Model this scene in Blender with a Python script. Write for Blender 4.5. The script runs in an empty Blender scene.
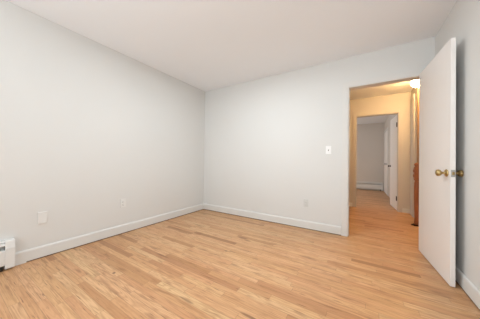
import bpy, bmesh, math, random
from mathutils import Vector, Matrix

# ------------------------------------------------------------------ camera
scene = bpy.context.scene
col = scene.collection
R = math.radians
CAM_H = 1.004
cam_d = bpy.data.cameras.new('camera')
cam_d.sensor_width = 36.0
cam_d.lens = 36.0 * 192.2 / 480.0
cam_d.clip_start = 0.02
cam = bpy.data.objects.new('camera', cam_d)
col.objects.link(cam)
cam.rotation_mode = 'QUATERNION'
cam.location = (0, 0, CAM_H)
cam.rotation_quaternion = (Matrix.Rotation(R(31.88), 3, 'Z') @ Matrix.Rotation(R(90.476), 3, 'X') @ Matrix.Rotation(R(0.706), 3, 'Z')).to_quaternion()
scene.camera = cam

# ------------------------------------------------------------------ exposure, world, lights
vs = scene.view_settings
vs.view_transform = 'Standard'
vs.look = 'None'
vs.gamma = 1.0
vs.use_curve_mapping = False
vs.exposure = 0.08
scene.display_settings.display_device = 'sRGB'

world = bpy.data.worlds.new('sky')
scene.world = world
world.use_nodes = True
bg = world.node_tree.nodes['Background']
bg.inputs['Color'].default_value = (0.86, 0.93, 1.0, 1)
bg.inputs['Strength'].default_value = 1.0

YFRONT = -1.9
def area(name, loc, rot, sx, sy, power, color):
    l = bpy.data.lights.new(name, 'AREA')
    l.shape = 'RECTANGLE'
    l.size, l.size_y = sx, sy
    l.energy = power
    l.color = color
    o = bpy.data.objects.new(name, l)
    o.location = loc
    o.rotation_euler = rot
    col.objects.link(o)
    return o

# daylight through the bedroom windows (behind the camera), the far room's window,
# and two added lights that brighten the bedroom
DAY = (0.83, 0.915, 0.96)
area('daylight_front', (-0.75, YFRONT - 0.45, 1.30), (R(90), 0, 0), 2.3, 1.4, 42, DAY)
# added uplight, aimed in through the front window to brighten the ceiling
area('added_uplight', (-0.75, YFRONT - 0.75, 0.62), (R(135), 0, 0), 2.3, 1.0, 95, DAY)
area('daylight_left', (-3.10, -0.85, 1.45), (R(90), 0, R(-90)), 0.9, 1.4, 32, DAY)
area('daylight_far_room', (-2.45, 6.5, 1.45), (R(90), 0, R(-90)), 1.2, 1.2, 34, (0.96, 0.93, 0.89))

# added fill light under the bedroom ceiling, no fixture, above the frame
area('added_fill_light', (-1.12, 1.50, 2.40), (0, 0, 0), 0.45, 0.45, 27, DAY)

# ------------------------------------------------------------------ materials
def srgb(r, g, b):
    f = lambda c: (c / 255 / 12.92) if c / 255 <= 0.04045 else ((c / 255 + 0.055) / 1.055) ** 2.4
    return (f(r), f(g), f(b), 1)

class N:
    """small node-tree helper"""
    def __init__(self, name):
        self.m = bpy.data.materials.new(name)
        self.m.use_nodes = True
        self.t = self.m.node_tree
        self.b = self.t.nodes['Principled BSDF']
        self.out = self.t.nodes['Material Output']
    def n(self, typ, **kw):
        nd = self.t.nodes.new(typ)
        for k, v in kw.items():
            setattr(nd, k, v)
        return nd
    def l(self, a, b):
        self.t.links.new(a, b)
    def val(self, sock, v):
        if isinstance(v, bpy.types.NodeSocket):
            self.l(v, sock)
        else:
            sock.default_value = v
    def math(self, op, a, b=0.0, c=0.0):
        nd = self.n('ShaderNodeMath', operation=op)
        self.val(nd.inputs[0], a); self.val(nd.inputs[1], b); self.val(nd.inputs[2], c)
        return nd.outputs[0]
    def mix(self, f, a, b, blend='MIX'):
        nd = self.n('ShaderNodeMix', data_type='RGBA', blend_type=blend)
        self.val(nd.inputs[0], f); self.val(nd.inputs[6], a); self.val(nd.inputs[7], b)
        return nd.outputs[2]
    def xyz(self, x, y, z):
        nd = self.n('ShaderNodeCombineXYZ')
        self.val(nd.inputs[0], x); self.val(nd.inputs[1], y); self.val(nd.inputs[2], z)
        return nd.outputs[0]

def paint(name, color, rough=0.6, bump=0.05, scale=90, spec=0.3):
    k = N(name)
    k.b.inputs['Roughness'].default_value = rough
    k.b.inputs['Specular IOR Level'].default_value = spec
    tc = k.n('ShaderNodeTexCoord')
    no = k.n('ShaderNodeTexNoise')
    no.inputs['Scale'].default_value = scale
    no.inputs['Detail'].default_value = 3
    k.l(tc.outputs['Object'], no.inputs['Vector'])
    n2 = k.n('ShaderNodeTexNoise')
    n2.inputs['Scale'].default_value = 1.3
    k.l(tc.outputs['Object'], n2.inputs['Vector'])
    c2 = tuple(c * 0.965 for c in color[:3]) + (1,)
    k.l(k.mix(n2.outputs['Fac'], c2, color), k.b.inputs['Base Color'])
    bp = k.n('ShaderNodeBump')
    bp.inputs['Strength'].default_value = bump
    bp.inputs['Distance'].default_value = 0.003
    k.l(no.outputs['Fac'], bp.inputs['Height'])
    k.l(bp.outputs['Normal'], k.b.inputs['Normal'])
    return k.m

def metal(name, color, rough=0.3):
    k = N(name)
    k.b.inputs['Metallic'].default_value = 1.0
    tc = k.n('ShaderNodeTexCoord')
    no = k.n('ShaderNodeTexNoise')
    no.inputs['Scale'].default_value = 60
    k.l(tc.outputs['Object'], no.inputs['Vector'])
    k.l(k.mix(no.outputs['Fac'], tuple(c * 0.85 for c in color[:3]) + (1,), color), k.b.inputs['Base Color'])
    k.b.inputs['Roughness'].default_value = rough
    return k.m

def strip_floor(name):
    """2 1/4 inch oak strip flooring running along X, random board lengths and tones"""
    k = N(name)
    W = 0.057
    tc = k.n('ShaderNodeTexCoord')
    sp = k.n('ShaderNodeSeparateXYZ')
    k.l(tc.outputs['Object'], sp.inputs[0])
    x, y = sp.outputs[0], sp.outputs[1]
    ry = k.math('DIVIDE', y, W)
    row = k.math('FLOOR', ry)
    fy = k.math('FRACT', ry)
    wr = k.n('ShaderNodeTexWhiteNoise', noise_dimensions='1D')
    k.l(row, wr.inputs['W'])
    wr2 = k.n('ShaderNodeTexWhiteNoise', noise_dimensions='1D')
    k.l(k.math('ADD', row, 71.3), wr2.inputs['W'])
    L = k.math('MULTIPLY_ADD', wr.outputs['Value'], 0.55, 0.45)
    rx = k.math('DIVIDE', k.math('MULTIPLY_ADD', wr2.outputs['Value'], 3.0, k.math('ADD', x, 20.0)), L)
    cl = k.math('FLOOR', rx)
    fx = k.math('FRACT', rx)
    wb = k.n('ShaderNodeTexWhiteNoise', noise_dimensions='2D')
    k.l(k.xyz(row, cl, 0.0), wb.inputs['Vector'])
    tone = wb.outputs['Value']
    sc = k.n('ShaderNodeSeparateColor')
    k.l(wb.outputs['Color'], sc.inputs[0])
    ramp = k.n('ShaderNodeValToRGB')
    e = ramp.color_ramp.elements
    e[0].position = 0.0; e[0].color = srgb(164, 117, 76)
    e[1].position = 1.0; e[1].color = srgb(219, 181, 135)
    for p, c in ((0.10, (187, 139, 94)), (0.25, (205, 158, 112)), (0.62, (215, 171, 124)), (0.85, (219, 178, 133))):
        q = e.new(p); q.color = srgb(*c)
    k.l(tone, ramp.inputs[0])
    base = ramp.outputs[0]
    # reddish or yellowish drift of each board
    base = k.mix(k.math('MULTIPLY', sc.outputs[1], 0.45), base, srgb(211, 156, 118))
    # grain: fine streaks along the board, offset for each board
    ox = k.math('MULTIPLY_ADD', sc.outputs[2], 37.0, x)
    g1 = k.n('ShaderNodeTexNoise')
    g1.inputs['Scale'].default_value = 1.0
    g1.inputs['Detail'].default_value = 5
    g1.inputs['Roughness'].default_value = 0.65
    k.l(k.xyz(k.math('MULTIPLY', ox, 3.0), k.math('MULTIPLY', y, 85.0), k.math('MULTIPLY', tone, 50.0)), g1.inputs['Vector'])
    m1 = k.n('ShaderNodeMapRange')
    m1.inputs['From Min'].default_value = 0.45
    m1.inputs['From Max'].default_value = 0.75
    k.l(g1.outputs['Fac'], m1.inputs['Value'])
    base = k.mix(k.math('MULTIPLY', m1.outputs[0], 0.60), base, srgb(150, 97, 57))
    # broad cathedral figure
    g2 = k.n('ShaderNodeTexNoise')
    g2.inputs['Scale'].default_value = 1.0
    g2.inputs['Detail'].default_value = 1.5
    k.l(k.xyz(k.math('MULTIPLY', ox, 1.6), k.math('MULTIPLY', y, 15.0), k.math('MULTIPLY', tone, 67.0)), g2.inputs['Vector'])
    rings = k.math('MULTIPLY_ADD', k.math('SINE', k.math('MULTIPLY', g2.outputs['Fac'], 75.0)), 0.5, 0.5)
    rings = k.math('POWER', rings, 2.0)
    amt = k.math('MULTIPLY_ADD', sc.outputs[0], 0.34, 0.04)
    base = k.mix(k.math('MULTIPLY', rings, amt), base, srgb(164, 112, 70))
    # mineral streaks and patches
    g3 = k.n('ShaderNodeTexNoise')
    g3.inputs['Scale'].default_value = 1.0
    g3.inputs['Detail'].default_value = 2
    k.l(k.xyz(k.math('MULTIPLY', ox, 4.0), k.math('MULTIPLY', y, 26.0), k.math('MULTIPLY', tone, 91.0)), g3.inputs['Vector'])
    m3 = k.n('ShaderNodeMapRange')
    m3.inputs['From Min'].default_value = 0.58
    m3.inputs['From Max'].default_value = 0.80
    k.l(g3.outputs['Fac'], m3.inputs['Value'])
    base = k.mix(k.math('MULTIPLY', m3.outputs[0], 0.75), base, srgb(132, 84, 50))
    # short dark pores and flecks
    g4 = k.n('ShaderNodeTexNoise')
    g4.inputs['Scale'].default_value = 1.0
    g4.inputs['Detail'].default_value = 1
    k.l(k.xyz(k.math('MULTIPLY', ox, 8.0), k.math('MULTIPLY', y, 120.0), k.math('MULTIPLY', tone, 33.0)), g4.inputs['Vector'])
    m4 = k.n('ShaderNodeMapRange')
    m4.inputs['From Min'].default_value = 0.66
    m4.inputs['From Max'].default_value = 0.78
    k.l(g4.outputs['Fac'], m4.inputs['Value'])
    base = k.mix(k.math('MULTIPLY', m4.outputs[0], 0.8), base, srgb(118, 74, 44))
    # dark knots and the worn patch near the back wall
    def spot(px, py, sx, sy, strength, c):
        nonlocal base
        dx = k.math('DIVIDE', k.math('SUBTRACT', x, px), sx)
        dy = k.math('DIVIDE', k.math('SUBTRACT', y, py), sy)
        d = k.math('ADD', k.math('MULTIPLY', dx, dx), k.math('MULTIPLY', dy, dy))
        mr = k.n('ShaderNodeMapRange', interpolation_type='SMOOTHSTEP')
        mr.inputs['From Min'].default_value = 1.0
        mr.inputs['From Max'].default_value = 0.2
        k.l(k.math('ADD', d, k.math('MULTIPLY_ADD', g1.outputs['Fac'], 0.9, -0.45)), mr.inputs['Value'])
        base = k.mix(k.math('MULTIPLY', mr.outputs[0], strength), base, c)
    for s in SPOTS:
        spot(*s)
    # seams between boards
    sy_ = k.math('MINIMUM', fy, k.math('SUBTRACT', 1.0, fy))
    sx_ = k.math('MULTIPLY', k.math('MINIMUM', fx, k.math('SUBTRACT', 1.0, fx)), L)
    gy = k.math('LESS_THAN', sy_, 0.016)
    gx = k.math('LESS_THAN', sx_, 0.0011)
    gap = k.math('MULTIPLY', k.math('MAXIMUM', gy, gx), k.math('MULTIPLY_ADD', g3.outputs['Fac'], 1.6, -0.1))
    base = k.mix(k.math('MULTIPLY', gap, 0.65), base, srgb(96, 62, 38))
    k.l(base, k.b.inputs['Base Color'])
    k.l(k.math('MULTIPLY_ADD', g1.outputs['Fac'], 0.16, 0.30), k.b.inputs['Roughness'])
    k.b.inputs['Specular IOR Level'].default_value = 0.42
    bp = k.n('ShaderNodeBump')
    bp.inputs['Strength'].default_value = 0.12
    bp.inputs['Distance'].default_value = 0.002
    k.l(k.math('SUBTRACT', k.math('MULTIPLY', g1.outputs['Fac'], 0.3), gap), bp.inputs['Height'])
    k.l(bp.outputs['Normal'], k.b.inputs['Normal'])
    return k.m

DK = srgb(104, 66, 40)
SPOTS = [(-1.29, 2.167, 0.085, 0.030, 0.75, srgb(138, 94, 60)),
         (-1.20, 2.13, 0.06, 0.022, 0.6, srgb(138, 94, 60)),
         (-1.84, 0.869, 0.018, 0.014, 0.9, DK),
         (-1.054, 0.983, 0.09, 0.012, 0.55, DK),
         (-1.26, 1.751, 0.022, 0.016, 0.6, DK),
         (-0.60, 1.10, 0.09, 0.014, 0.6, DK),
         (-1.75, 1.30, 0.12, 0.012, 0.5, DK)]

def stained_wood(name, c1, c2):
    k = N(name)
    tc = k.n('ShaderNodeTexCoord')
    mp = k.n('ShaderNodeMapping')
    mp.inputs['Scale'].default_value = (60, 60, 5)
    k.l(tc.outputs['Object'], mp.inputs['Vector'])
    no = k.n('ShaderNodeTexNoise')
    no.inputs['Scale'].default_value = 1.0
    no.inputs['Detail'].default_value = 4
    k.l(mp.outputs[0], no.inputs['Vector'])
    k.l(k.mix(no.outputs['Fac'], c1, c2), k.b.inputs['Base Color'])
    k.b.inputs['Roughness'].default_value = 0.3
    return k.m

M = {}
M['wall'] = paint('wall_paint', srgb(226, 225, 222), 0.65)
M['ceiling'] = paint('ceiling_paint', srgb(248, 250, 253), 0.8)
M['hallwall'] = paint('hall_wall_paint', srgb(211, 206, 199), 0.6)
M['farwall'] = paint('far_room_wall_paint', srgb(216, 209, 201), 0.65)
M['trim'] = paint('trim_paint', srgb(227, 225, 221), 0.6, 0.02, 40, 0.25)
M['door'] = paint('door_paint', srgb(246, 242, 238), 0.45, 0.03, 30, 0.4)
M['plate'] = paint('plate_plastic', srgb(250, 249, 247), 0.35, 0.0, 30, 0.5)
M['ivoryplate'] = paint('off_white_plastic', srgb(233, 232, 229), 0.4, 0.0, 30, 0.5)
M['paintedplate'] = paint('painted_plate', srgb(218, 217, 213), 0.6)
M['slot'] = paint('slot_dark', srgb(60, 56, 52), 0.6)
M['heater'] = paint('heater_enamel', srgb(232, 231, 228), 0.4, 0.02, 40, 0.4)
M['dark'] = paint('dark_metal', srgb(42, 38, 35), 0.6)
M['fins'] = metal('shade_darkened_aluminium_fins', (0.10, 0.10, 0.10, 1), 0.45)  # fins darkened to paint in the shade inside the heater
M['brass'] = metal('brass', srgb(200, 174, 122), 0.28)
M['agedbrass'] = metal('aged_brass', srgb(176, 150, 104), 0.32)
M['steel'] = metal('steel', srgb(190, 188, 186), 0.35)
M['bronze'] = metal('dark_bronze', srgb(62, 46, 34), 0.45)
M['post'] = stained_wood('red_brown_wood', srgb(104, 52, 28), srgb(190, 118, 72))
M['jamb'] = stained_wood('tan_stained_wood', srgb(128, 96, 66), srgb(152, 118, 84))
M['edge'] = stained_wood('shadow_gap_edge', srgb(78, 62, 44), srgb(112, 90, 64))  # dark brown also stands in for shade in the baseboard gap
M['floor'] = strip_floor('oak_strip_floor')

def glass(name):
    k = N(name)
    tr = k.n('ShaderNodeBsdfTransparent')
    gl = k.n('ShaderNodeBsdfGlossy')
    gl.inputs['Roughness'].default_value = 0.02
    mx = k.n('ShaderNodeMixShader')
    mx.inputs[0].default_value = 0.06
    k.l(tr.outputs[0], mx.inputs[1]); k.l(gl.outputs[0], mx.inputs[2])
    k.l(mx.outputs[0], k.out.inputs['Surface'])
    return k.m
M['glass'] = glass('window_glass')

def glow(name, color, strength):
    k = N(name)
    k.b.inputs['Base Color'].default_value = (0.9, 0.88, 0.84, 1)
    k.b.inputs['Roughness'].default_value = 0.3
    k.b.inputs['Emission Color'].default_value = color
    k.b.inputs['Emission Strength'].default_value = strength
    return k.m
HALL_WARM = (1.0, 0.62, 0.27)
M['globe'] = glow('lit_opal_glass', HALL_WARM + (1,), 128.0)

# ------------------------------------------------------------------ mesh helpers
def box(bm, x0, x1, y0, y1, z0, z1, bevel=0.0, mat=None):
    r = bmesh.ops.create_cube(bm, size=1.0)
    vs_ = r['verts']
    for v in vs_:
        v.co = Vector(((x0 + x1) / 2 + v.co.x * (x1 - x0), (y0 + y1) / 2 + v.co.y * (y1 - y0), (z0 + z1) / 2 + v.co.z * (z1 - z0)))
    if bevel:
        es = list({e for v in vs_ for e in v.link_edges})
        rr = bmesh.ops.bevel(bm, geom=es, offset=bevel, segments=2, affect='EDGES', profile=0.6)
        vs_ = list({v for f in rr['faces'] for v in f.verts} | {v for v in vs_ if v.is_valid})
    if mat is not None:
        bmesh.ops.transform(bm, matrix=mat, verts=vs_)

def lathe(bm, prof, mat=None, seg=24):
    """prof: list of (radius, height) about Z"""
    rings = []
    for r, z in prof:
        if r < 1e-6:
            rings.append([bm.verts.new((0, 0, z))])
        else:
            rings.append([bm.verts.new((r * math.cos(2 * math.pi * i / seg), r * math.sin(2 * math.pi * i / seg), z)) for i in range(seg)])
    for a, b in zip(rings, rings[1:]):
        for i in range(seg):
            j = (i + 1) % seg
            if len(a) == 1 and len(b) == 1:
                continue
            if len(a) == 1:
                f = bm.faces.new((a[0], b[i], b[j]))
            elif len(b) == 1:
                f = bm.faces.new((a[i], a[j], b[0]))
            else:
                f = bm.faces.new((a[i], a[j], b[j], b[i]))
            f.smooth = True
    if mat is not None:
        bmesh.ops.transform(bm, matrix=mat, verts=[v for r in rings for v in r])

def extrude_profile(bm, pts, a, b, axis):
    """closed profile pts (u, z) swept along axis from a to b; u is the other horizontal axis"""
    mk = (lambda t, u, z: (t, u, z)) if axis == 'x' else (lambda t, u, z: (u, t, z))
    va = [bm.verts.new(mk(a, u, z)) for u, z in pts]
    vb = [bm.verts.new(mk(b, u, z)) for u, z in pts]
    n = len(pts)
    for i in range(n):
        j = (i + 1) % n
        bm.faces.new((va[i], va[j], vb[j], vb[i]))
    bm.faces.new(va)
    bm.faces.new(vb)

def obj(name, bm, mat, parent=None, loc=None):
    bmesh.ops.recalc_face_normals(bm, faces=bm.faces)
    me = bpy.data.meshes.new(name)
    bm.to_mesh(me)
    bm.free()
    me.materials.append(M[mat])
    o = bpy.data.objects.new(name, me)
    col.objects.link(o)
    if parent is not None:
        o.parent = parent
    if loc is not None:
        o.location = loc
    return o

def struct(name, bm, mat, loc=None):
    o = obj(name, bm, mat, None, loc)
    o['kind'] = 'structure'
    return o

def boxes(*bs, bevel=0.0):
    bm = bmesh.new()
    for b in bs:
        box(bm, *b, bevel=bevel)
    return bm

def thing(name, label, cat, loc, rot=(0, 0, 0), group=None):
    o = bpy.data.objects.new(name, None)
    o.empty_display_size = 0.05
    col.objects.link(o)
    o.location = loc
    o.rotation_euler = rot
    o['label'] = label
    o['category'] = cat
    if group:
        o['group'] = group
    return o

# ------------------------------------------------------------------ room shell
XL, XR, YB, YF, H = -2.74, 0.718, 2.996, -1.9, 2.44
WT = 0.12
OX0, OX1, OZ = -0.142, 0.646, 2.033           # bedroom doorway
HB0, HB1 = YB + WT, 5.08                       # hall depth
HH = 2.44                                      # hall and far room ceiling
FX0, FX1, FZ = -0.07, 0.684, 2.050            # far doorway
FR0, FR1 = HB1 + WT, 8.5                      # far room depth
FRX = 0.745                                     # far room right wall
HXL, HXR = -1.6, 1.9                           # hall ends

struct('floor', boxes((XL - 0.3, HXR + 0.2, YF - 0.3, FR1 + 0.2, -0.1, 0.0)), 'floor')
struct('ceiling', boxes((XL - WT, XR + WT, YF - WT, YB + WT, H, H + 0.1)), 'ceiling')
struct('ceiling_hall', boxes((HXL - WT, HXR + WT, HB0, FR1 + WT, HH, HH + 0.1)), 'ceiling')

struct('wall_back', boxes((XL - WT, OX0, YB, HB0, 0, H), (OX1, HXR + WT, YB, HB0, 0, H), (OX0, OX1, YB, HB0, OZ, H)), 'wall')
# left wall, with a window over the heater (out of view)
LW = (-1.3, -0.4, 0.75, 2.15)
struct('wall_left', boxes((XL - WT, XL, YF - WT, LW[0], 0, H), (XL - WT, XL, LW[1], YB, 0, H),
                          (XL - WT, XL, LW[0], LW[1], 0, LW[2]), (XL - WT, XL, LW[0], LW[1], LW[3], H)), 'wall')
struct('wall_right', boxes((XR, XR + WT, YF - WT, YB, 0, H)), 'wall')
FW = (-1.9, 0.4, 0.75, 2.15)
struct('wall_front', boxes((XL, FW[0], YF - WT, YF, 0, H), (FW[1], XR, YF - WT, YF, 0, H),
                           (FW[0], FW[1], YF - WT, YF, 0, FW[2]), (FW[0], FW[1], YF - WT, YF, FW[3], H)), 'wall')
# hall and far room
struct('wall_hall_back', boxes((HXL - WT, FX0, HB1, FR0, 0, HH), (FX1, HXR + WT, HB1, FR0, 0, HH), (FX0, FX1, HB1, FR0, FZ, HH)), 'hallwall')
struct('wall_hall_left', boxes((HXL - WT, HXL, HB0, HB1, 0, HH)), 'hallwall')
struct('wall_hall_right', boxes((HXR, HXR + WT, HB0, HB1, 0, HH)), 'hallwall')
struct('wall_hall_return', boxes((0.868, 0.988, 4.50, HB1, 0, HH)), 'hallwall')
struct('wall_far_room_back', boxes((-2.2, FRX + WT, FR1, FR1 + WT, 0, HH)), 'farwall')
D3 = (7.45, 8.36, 2.05)
struct('wall_far_room_right', boxes((FRX, FRX + WT, FR0, D3[0], 0, HH), (FRX, FRX + WT, D3[1], FR1, 0, HH), (FRX, FRX + WT, D3[0], D3[1], D3[2], HH)), 'farwall')
RW = (5.9, 7.1, 0.85, 2.05)
struct('wall_far_room_left', boxes((-2.2 - WT, -2.2, FR0, RW[0], 0, HH), (-2.2 - WT, -2.2, RW[1], FR1, 0, HH),
                                   (-2.2 - WT, -2.2, RW[0], RW[1], 0, RW[2]), (-2.2 - WT, -2.2, RW[0], RW[1], RW[3], HH)), 'farwall')

# windows (outside the photograph's frame, where the daylight comes in)
def window(name, axis, c, a0, a1, z0, z1):
    t = 0.05
    bm = bmesh.new()
    def bx(p0, p1, q0, q1):
        if axis == 'x':
            box(bm, p0, p1, c - 0.03, c + 0.03, q0, q1)
        else:
            box(bm, c - 0.03, c + 0.03, p0, p1, q0, q1)
    bx(a0, a0 + t, z0, z1); bx(a1 - t, a1, z0, z1)
    bx(a0 + t, a1 - t, z0, z0 + t); bx(a0 + t, a1 - t, z1 - t, z1)
    m = (z0 + z1) / 2
    bx(a0 + t, a1 - t, m - 0.02, m + 0.02)
    w = struct(name, bm, 'trim')
    g = bmesh.new()
    for q0, q1 in ((z0 + t, m - 0.02), (m + 0.02, z1 - t)):
        if axis == 'x':
            box(g, a0 + t, a1 - t, c - 0.003, c + 0.003, q0, q1)
        else:
            box(g, c - 0.003, c + 0.003, a0 + t, a1 - t, q0, q1)
    obj('window_pane', g, 'glass', w)
window('window_1', 'x', YF - 0.06, *FW)
window('window_2', 'y', XL - 0.06, *LW)
window('window_3', 'y', -2.2 - 0.06, *RW)

# baseboards: profile with a rounded top, lying 12 mm above the floor over a dark strip
def baseboard(name, axis, face, sgn, a, b, h=0.118, z0=0.009):
    t = 0.014 * sgn
    pts = [(face, z0), (face + t, z0), (face + t, h - 0.016), (face + t * 0.75, h - 0.006), (face + t * 0.35, h), (face, h)]
    bm = bmesh.new()
    extrude_profile(bm, pts, a, b, axis)
    return struct(name, bm, 'trim')
HE = 0.418                                     # heater's end along the left wall
baseboard('baseboard_left', 'y', XL, 1, HE, YB)
baseboard('baseboard_back', 'x', YB, -1, XL + 0.014, OX0 - 0.066)
baseboard('baseboard_right', 'y', XR, -1, YF, YB - 0.002)
baseboard('baseboard_hall_back', 'x', HB1, -1, FX1 + 0.062, 0.868, 0.085, 0.0)
baseboard('baseboard_hall_left', 'x', HB1, -1, HXL, FX0 - 0.062, 0.085, 0.0)
# dark strip under the baseboards: painted-in shadow gap and old floor finish
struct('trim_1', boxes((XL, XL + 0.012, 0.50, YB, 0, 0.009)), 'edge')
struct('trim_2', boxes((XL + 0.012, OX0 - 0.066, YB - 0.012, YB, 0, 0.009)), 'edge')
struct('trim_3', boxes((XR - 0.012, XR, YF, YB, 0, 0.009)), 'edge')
struct('trim_4', boxes((XL, XL + 0.018, HE, 0.50, 0, 0.009)), 'trim')

# casing and jamb of the bedroom doorway
CW = 0.064
bm = bmesh.new()
box(bm, OX0 - CW, OX0, YB - 0.008, YB, 0, OZ + CW, 0.002)
box(bm, OX1, OX1 + CW, YB - 0.008, YB, 0, OZ + CW, 0.002)
box(bm, OX0, OX1, YB - 0.008, YB, OZ, OZ + CW, 0.002)
struct('trim_5', bm, 'trim')
bm = bmesh.new()
box(bm, OX0, OX0 + 0.012, YB - 0.004, HB0 + 0.004, 0, OZ)
box(bm, OX1 - 0.012, OX1, YB - 0.004, HB0 + 0.004, 0, OZ)
box(bm, OX0 + 0.012, OX1 - 0.012, YB - 0.004, HB0 + 0.004, OZ - 0.012, OZ)
box(bm, OX0 + 0.012, OX0 + 0.022, YB + 0.045, YB + 0.08, 0, OZ - 0.012)      # door stop
box(bm, OX1 - 0.022, OX1 - 0.012, YB + 0.045, YB + 0.08, 0, OZ - 0.012)
struct('trim_6', bm, 'trim')
# casing and jamb of the far doorway, hall side
bm = bmesh.new()
c2 = 0.060
box(bm, FX0 - c2, FX0, HB1 - 0.014, HB1, 0, FZ + c2, 0.003)
box(bm, FX1, FX1 + c2, HB1 - 0.014, HB1, 0, FZ + c2, 0.003)
box(bm, FX0, FX1, HB1 - 0.014, HB1, FZ, FZ + c2, 0.003)
struct('trim_7', bm, 'hallwall')
bm = bmesh.new()
box(bm, FX0, FX0 + 0.012, HB1 - 0.002, FR0 + 0.004, 0, FZ)
box(bm, FX1 - 0.012, FX1, HB1 - 0.002, FR0 + 0.004, 0, FZ)
box(bm, FX0 + 0.012, FX1 - 0.012, HB1 - 0.002, FR0 + 0.004, FZ - 0.012, FZ)
struct('trim_8', bm, 'hallwall')
# casing on the hall's return wall and the tan wooden jamb at its end
bm = bmesh.new()
box(bm, 0.852, 0.868, 4.72, 5.0, 0, 2.30, 0.004)
box(bm, 0.845, 0.852, 4.76, 4.80, 0, 2.30, 0.002)
struct('trim_9', bm, 'hallwall')
struct('trim_10', boxes((0.850, 1.0, 4.46, 4.50, 0, 2.30), bevel=0.003), 'jamb')

# ------------------------------------------------------------------ doors
def knob_bm(mat):
    bm = bmesh.new()
    lathe(bm, [(0.0, 0.0), (0.031, 0.0), (0.032, 0.004), (0.028, 0.009), (0.016, 0.012), (0.011, 0.016), (0.010, 0.030),
               (0.014, 0.034), (0.024, 0.039), (0.0285, 0.048), (0.0285, 0.056), (0.025, 0.064), (0.014, 0.069), (0.0, 0.070)], mat)
    return bm

def make_door(name, w, h, th, loc, rotz, knob_mats, latch=True, hinges=(0.25, 1.02, 1.80), hmat='brass'):
    """hinge at the local origin, the slab runs along +X, room face at y=0, other face at y=-th"""
    d = struct(name, boxes((0, w, -th, 0, 0.008, h), bevel=0.0015), 'door', loc)
    d.rotation_euler = (0, 0, rotz)
    kx, kz = w - 0.062, 0.925
    if knob_mats:
        obj('door_knob', knob_bm(Matrix.Translation((kx, 0, kz)) @ Matrix.Rotation(R(-90), 4, 'X')), knob_mats[0], d)
        if knob_mats[1]:
            obj('door_knob', knob_bm(Matrix.Translation((kx, -th, kz)) @ Matrix.Rotation(R(90), 4, 'X')), knob_mats[1], d)
    if latch:
        lp = obj('latch_plate', boxes((w - 0.001, w + 0.0015, -th / 2 - 0.0125, -th / 2 + 0.0125, kz - 0.029, kz + 0.029), bevel=0.0006), 'steel', d)
        bm = bmesh.new()
        box(bm, w + 0.001, w + 0.011, -th / 2 - 0.007, -th / 2 + 0.007, kz - 0.012, kz + 0.012, 0.002)
        obj('latch_bolt', bm, 'agedbrass', lp)
    for z in hinges:
        bm = bmesh.new()
        hr = 0.011 if hmat == 'bronze' else 0.007
        lathe(bm, [(0, -0.047), (hr - 0.001, -0.047), (hr, -0.044), (hr, 0.044), (hr - 0.001, 0.047), (0, 0.05)], Matrix.Translation((-0.006, 0.004, z)), 12)
        box(bm, -0.006, 0.022, -0.0005, 0.002, z - 0.044, z + 0.044)
        obj('hinge', bm, hmat, d)
    return d

# bedroom door, opened back against the right wall: hall-side face looks into the room
# local +X along the door from hinge to free edge; local +Y must face -X world (towards the room)
hx, hy = 0.584, YB - 0.014
fx, fy_ = 0.631, 2.242
ang = math.atan2(fy_ - hy, fx - hx)
dw = math.hypot(fx - hx, fy_ - hy)
# rotating by ang sends +X to the free edge (-Y world) and local +Y to +X world, so the face at
# y=-th looks into the room: place the hinge so that that face passes through (hx, hy)
nrm = Vector((-math.sin(ang), math.cos(ang)))
TH = 0.031
make_door('door_1', dw, 2.035, TH, (hx + nrm.x * TH, hy + nrm.y * TH, 0), ang, knob_mats=('agedbrass', 'brass'))
# far doorway's door, opened into the far room, hinged on the right jamb
d2 = make_door('door_2', 0.66, 2.030, 0.035, (FX1 - 0.014, FR0 - 0.003, 0), R(93.6), knob_mats=None, latch=False, hinges=(0.256, 1.815), hmat='bronze')
obj('door_knob', knob_bm(Matrix.Translation((0.60, 0, 0.93)) @ Matrix.Rotation(R(-90), 4, 'X') @ Matrix.Diagonal((0.8, 0.8, 0.75, 1))), 'bronze', d2)
# closed door on the far room's right wall
d3 = make_door('door_3', D3[1] - D3[0] - 0.03, 2.03, 0.035, (FRX + 0.02, D3[1] - 0.015, 0), R(-90), knob_mats=None, latch=False, hinges=())
k3 = obj('door_knob', knob_bm(Matrix.Translation((D3[1] - D3[0] - 0.09, -0.035, 0.97)) @ Matrix.Rotation(R(90), 4, 'X')), 'steel', d3)
bm = bmesh.new()
box(bm, FRX - 0.014, FRX, D3[0] - 0.06, D3[0], 0, D3[2] + 0.06, 0.003)
box(bm, FRX - 0.014, FRX, D3[1], D3[1] + 0.06, 0, D3[2] + 0.06, 0.003)
box(bm, FRX - 0.014, FRX, D3[0], D3[1], D3[2], D3[2] + 0.06, 0.003)
struct('trim_11', bm, 'trim')

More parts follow.
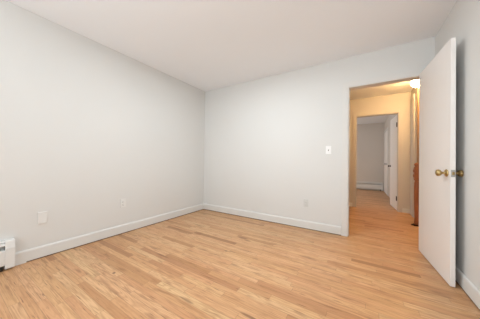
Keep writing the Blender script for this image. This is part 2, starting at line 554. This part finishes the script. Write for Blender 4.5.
# ------------------------------------------------------------------ baseboard heaters
def heater(label, length, loc, rotz):
    """back on local y=0, front towards -y, right-hand end at x=0, runs towards -x"""
    t = thing('baseboard_heater', label, 'heater', loc, (0, 0, rotz))
    L = -length
    bm = bmesh.new()
    extrude_profile(bm, [(-u, z) for u, z in [(0.001, 0.03), (0.006, 0.03), (0.006, 0.252), (0.045, 0.252), (0.050, 0.247), (0.054, 0.249), (0.048, 0.258), (0.001, 0.258)]], L, -0.004, 'x')
    obj('back_panel', bm, 'heater', t)
    bm = bmesh.new()
    extrude_profile(bm, [(-u, z) for u, z in [(0.058, 0.045), (0.064, 0.045), (0.067, 0.06), (0.067, 0.172), (0.062, 0.184), (0.057, 0.182), (0.061, 0.170), (0.061, 0.062)]], L, -0.055, 'x')
    obj('front_cover', bm, 'heater', t)
    bm = bmesh.new()
    extrude_profile(bm, [(-u, z) for u, z in [(0.052, 0.226), (0.060, 0.218), (0.064, 0.222), (0.058, 0.236), (0.050, 0.243)]], L, -0.055, 'x')
    obj('damper', bm, 'heater', t)
    bm = bmesh.new()
    extrude_profile(bm, [(-u, z) for u, z in [(0.001, 0.012), (0.066, 0.012), (0.071, 0.02), (0.071, 0.195), (0.058, 0.252), (0.050, 0.262), (0.001, 0.262)]], -0.058, 0.0, 'x')
    obj('end_cap', bm, 'heater', t)
    bm = bmesh.new()
    for i in range(int(length / 0.02) - 4):
        x = L + 0.02 + i * 0.02
        box(bm, x, x + 0.003, -0.052, -0.010, 0.075, 0.150)
    lathe(bm, [(0, 0), (0.011, 0), (0.011, length - 0.06), (0, length - 0.06)], Matrix.Translation((L, -0.03, 0.112)) @ Matrix.Rotation(R(90), 4, 'Y'), 12)
    obj('heating_fin', bm, 'fins', t)
    for x in (-0.075, L / 2, L + 0.03):
        obj('bracket', boxes((x - 0.008, x + 0.008, -0.06, -0.006, 0.0, 0.045)), 'dark', t)
    return t
heater('white enamelled baseboard heater with dark slots at the left wall near the photo edge', 1.5, (XL, HE, 0), R(90))
heater('long low white baseboard heater under the grey back wall of the far room', 2.6, (0.715, FR1, 0), 0).scale.z = 1.15

# ------------------------------------------------------------------ electrical plates
def wall_plate(name, label, cat, loc, rotz, kind, mat, group=None):
    """back on local y=0 facing -y (towards the room)"""
    t = thing(name, label, cat, loc, (0, 0, rotz), group)
    bm = bmesh.new()
    box(bm, -0.035, 0.035, -0.0105 if kind == 'blank' else -0.0065, 0.0, -0.0575, 0.0575, 0.0025)
    obj('cover_plate', bm, mat, t)
    if kind == 'outlet':
        for s in (-1, 1):
            bm = bmesh.new()
            m = Matrix.Translation((0, -0.0085, 0.0195 * s)) @ Matrix.Rotation(R(-90), 4, 'X') @ Matrix.Diagonal((1, 0.82, 1, 1))
            lathe(bm, [(0.0, 0.0), (0.016, 0.0), (0.0172, 0.001), (0.0172, 0.003)], m, 24)
            rc = obj('receptacle', bm, mat, t)
            bm = bmesh.new()
            z = 0.0195 * s
            box(bm, -0.0075, -0.0055, -0.0089, -0.0080, z - 0.001, z + 0.007)
            box(bm, 0.0055, 0.0075, -0.0089, -0.0080, z - 0.001, z + 0.007)
            box(bm, -0.002, 0.002, -0.0089, -0.0080, z - 0.010, z - 0.006)
            obj('slot', bm, 'slot' if mat != 'paintedplate' else mat, rc)
        sc = [(0, 0)]
    elif kind == 'switch':
        bm = bmesh.new()
        box(bm, -0.006, 0.006, -0.0072, -0.006, -0.013, 0.013)
        o = obj('toggle_slot', bm, 'slot', t)
        bm = bmesh.new()
        box(bm, -0.0035, 0.0035, -0.018, 0.0, -0.0045, 0.0045, 0.001, Matrix.Translation((0, -0.005, 0.002)) @ Matrix.Rotation(R(-25), 4, 'X'))
        obj('toggle', bm, mat, t)
        sc = [(0, 0.030), (0, -0.030)]
    else:
        sc = [(0, 0.030), (0, -0.030)]
    for sx, sz in sc:
        bm = bmesh.new()
        lathe(bm, [(0.0, 0.0), (0.0025, 0.0), (0.003, 0.0006), (0.003, 0.0014)], Matrix.Translation((sx, -0.0118 if kind == 'blank' else -0.0078, sz)) @ Matrix.Rotation(R(-90), 4, 'X'), 10)
        obj('screw', bm, mat, t)
    return t
wall_plate('blank_wall_plate', 'white blank cover plate low on the left wall, nearest the heater', 'wall plate', (XL, 0.608, 0.405), R(90), 'blank', 'ivoryplate')
wall_plate('wall_outlet', 'white wall outlet low on the left wall, beyond the blank plate', 'outlet', (XL, 1.393, 0.412), R(90), 'outlet', 'ivoryplate')
wall_plate('light_switch', 'white toggle light switch on the back wall beside the doorway', 'light switch', (-0.377, YB, 1.178), 0, 'switch', 'plate')
wall_plate('wall_outlet', 'painted over outlet low on the back wall below the light switch', 'outlet', (-0.682, YB, 0.385), 0, 'outlet', 'paintedplate')

# ------------------------------------------------------------------ hall lamp
LX, LY = 0.80, 4.12
lamp = thing('ceiling_lamp', 'lit round white glass flush lamp on the hall ceiling by the door top', 'lamp', (LX, LY, HH))
bm = bmesh.new()
lathe(bm, [(0, 0), (0.085, 0), (0.088, -0.012), (0.070, -0.028), (0.06, -0.04), (0.055, -0.075), (0, -0.075)])
obj('lamp_base', bm, 'brass', lamp)
bm = bmesh.new()
lathe(bm, [(0.056, -0.070), (0.082, -0.080), (0.096, -0.105), (0.099, -0.135), (0.092, -0.163), (0.074, -0.184), (0.04, -0.194), (0.0, -0.197)])
obj('lamp_shade', bm, 'globe', lamp)
# ------------------------------------------------------------------ carved wooden post in the hall
PX, PY = 0.785, 4.14
post = thing('carved_post', 'carved red-brown wooden post standing in the hall just past the open door', 'post', (PX, PY, 0))
bm = bmesh.new()
box(bm, -0.04, 0.04, -0.04, 0.04, 0, 0.02, 0.004)
box(bm, -0.065, -0.03, -0.02, 0.02, 0, 0.014, 0.003)
obj('foot', bm, 'bronze', post)
bm = bmesh.new()
lathe(bm, [(0, 0.02), (0.030, 0.02), (0.032, 0.05), (0.026, 0.10), (0.030, 0.25), (0.034, 0.45), (0.034, 0.60), (0.030, 0.69), (0.024, 0.72), (0.036, 0.735), (0.036, 0.75), (0, 0.75)])
obj('shaft', bm, 'post', post)
bm = bmesh.new()
box(bm, -0.036, 0.036, -0.036, 0.036, 0.75, 0.93, 0.006)
for a in range(4):
    mt = Matrix.Rotation(a * math.pi / 2, 4, 'Z')
    for z in (0.80, 0.88):
        lathe(bm, [(0.026, 0.0), (0.026, 0.004), (0.018, 0.008), (0.012, 0.004), (0.006, 0.009), (0, 0.010)], mt @ Matrix.Translation((-0.036, 0, z)) @ Matrix.Rotation(R(-90), 4, 'Y'), 14)
hb = obj('carved_block', bm, 'post', post)
bm = bmesh.new()
lathe(bm, [(0, 0.93), (0.034, 0.93), (0.036, 0.94), (0.022, 0.952), (0.032, 0.97), (0.034, 0.985), (0.026, 1.003), (0.010, 1.013), (0, 1.014)])
obj('finial', bm, 'post', post)
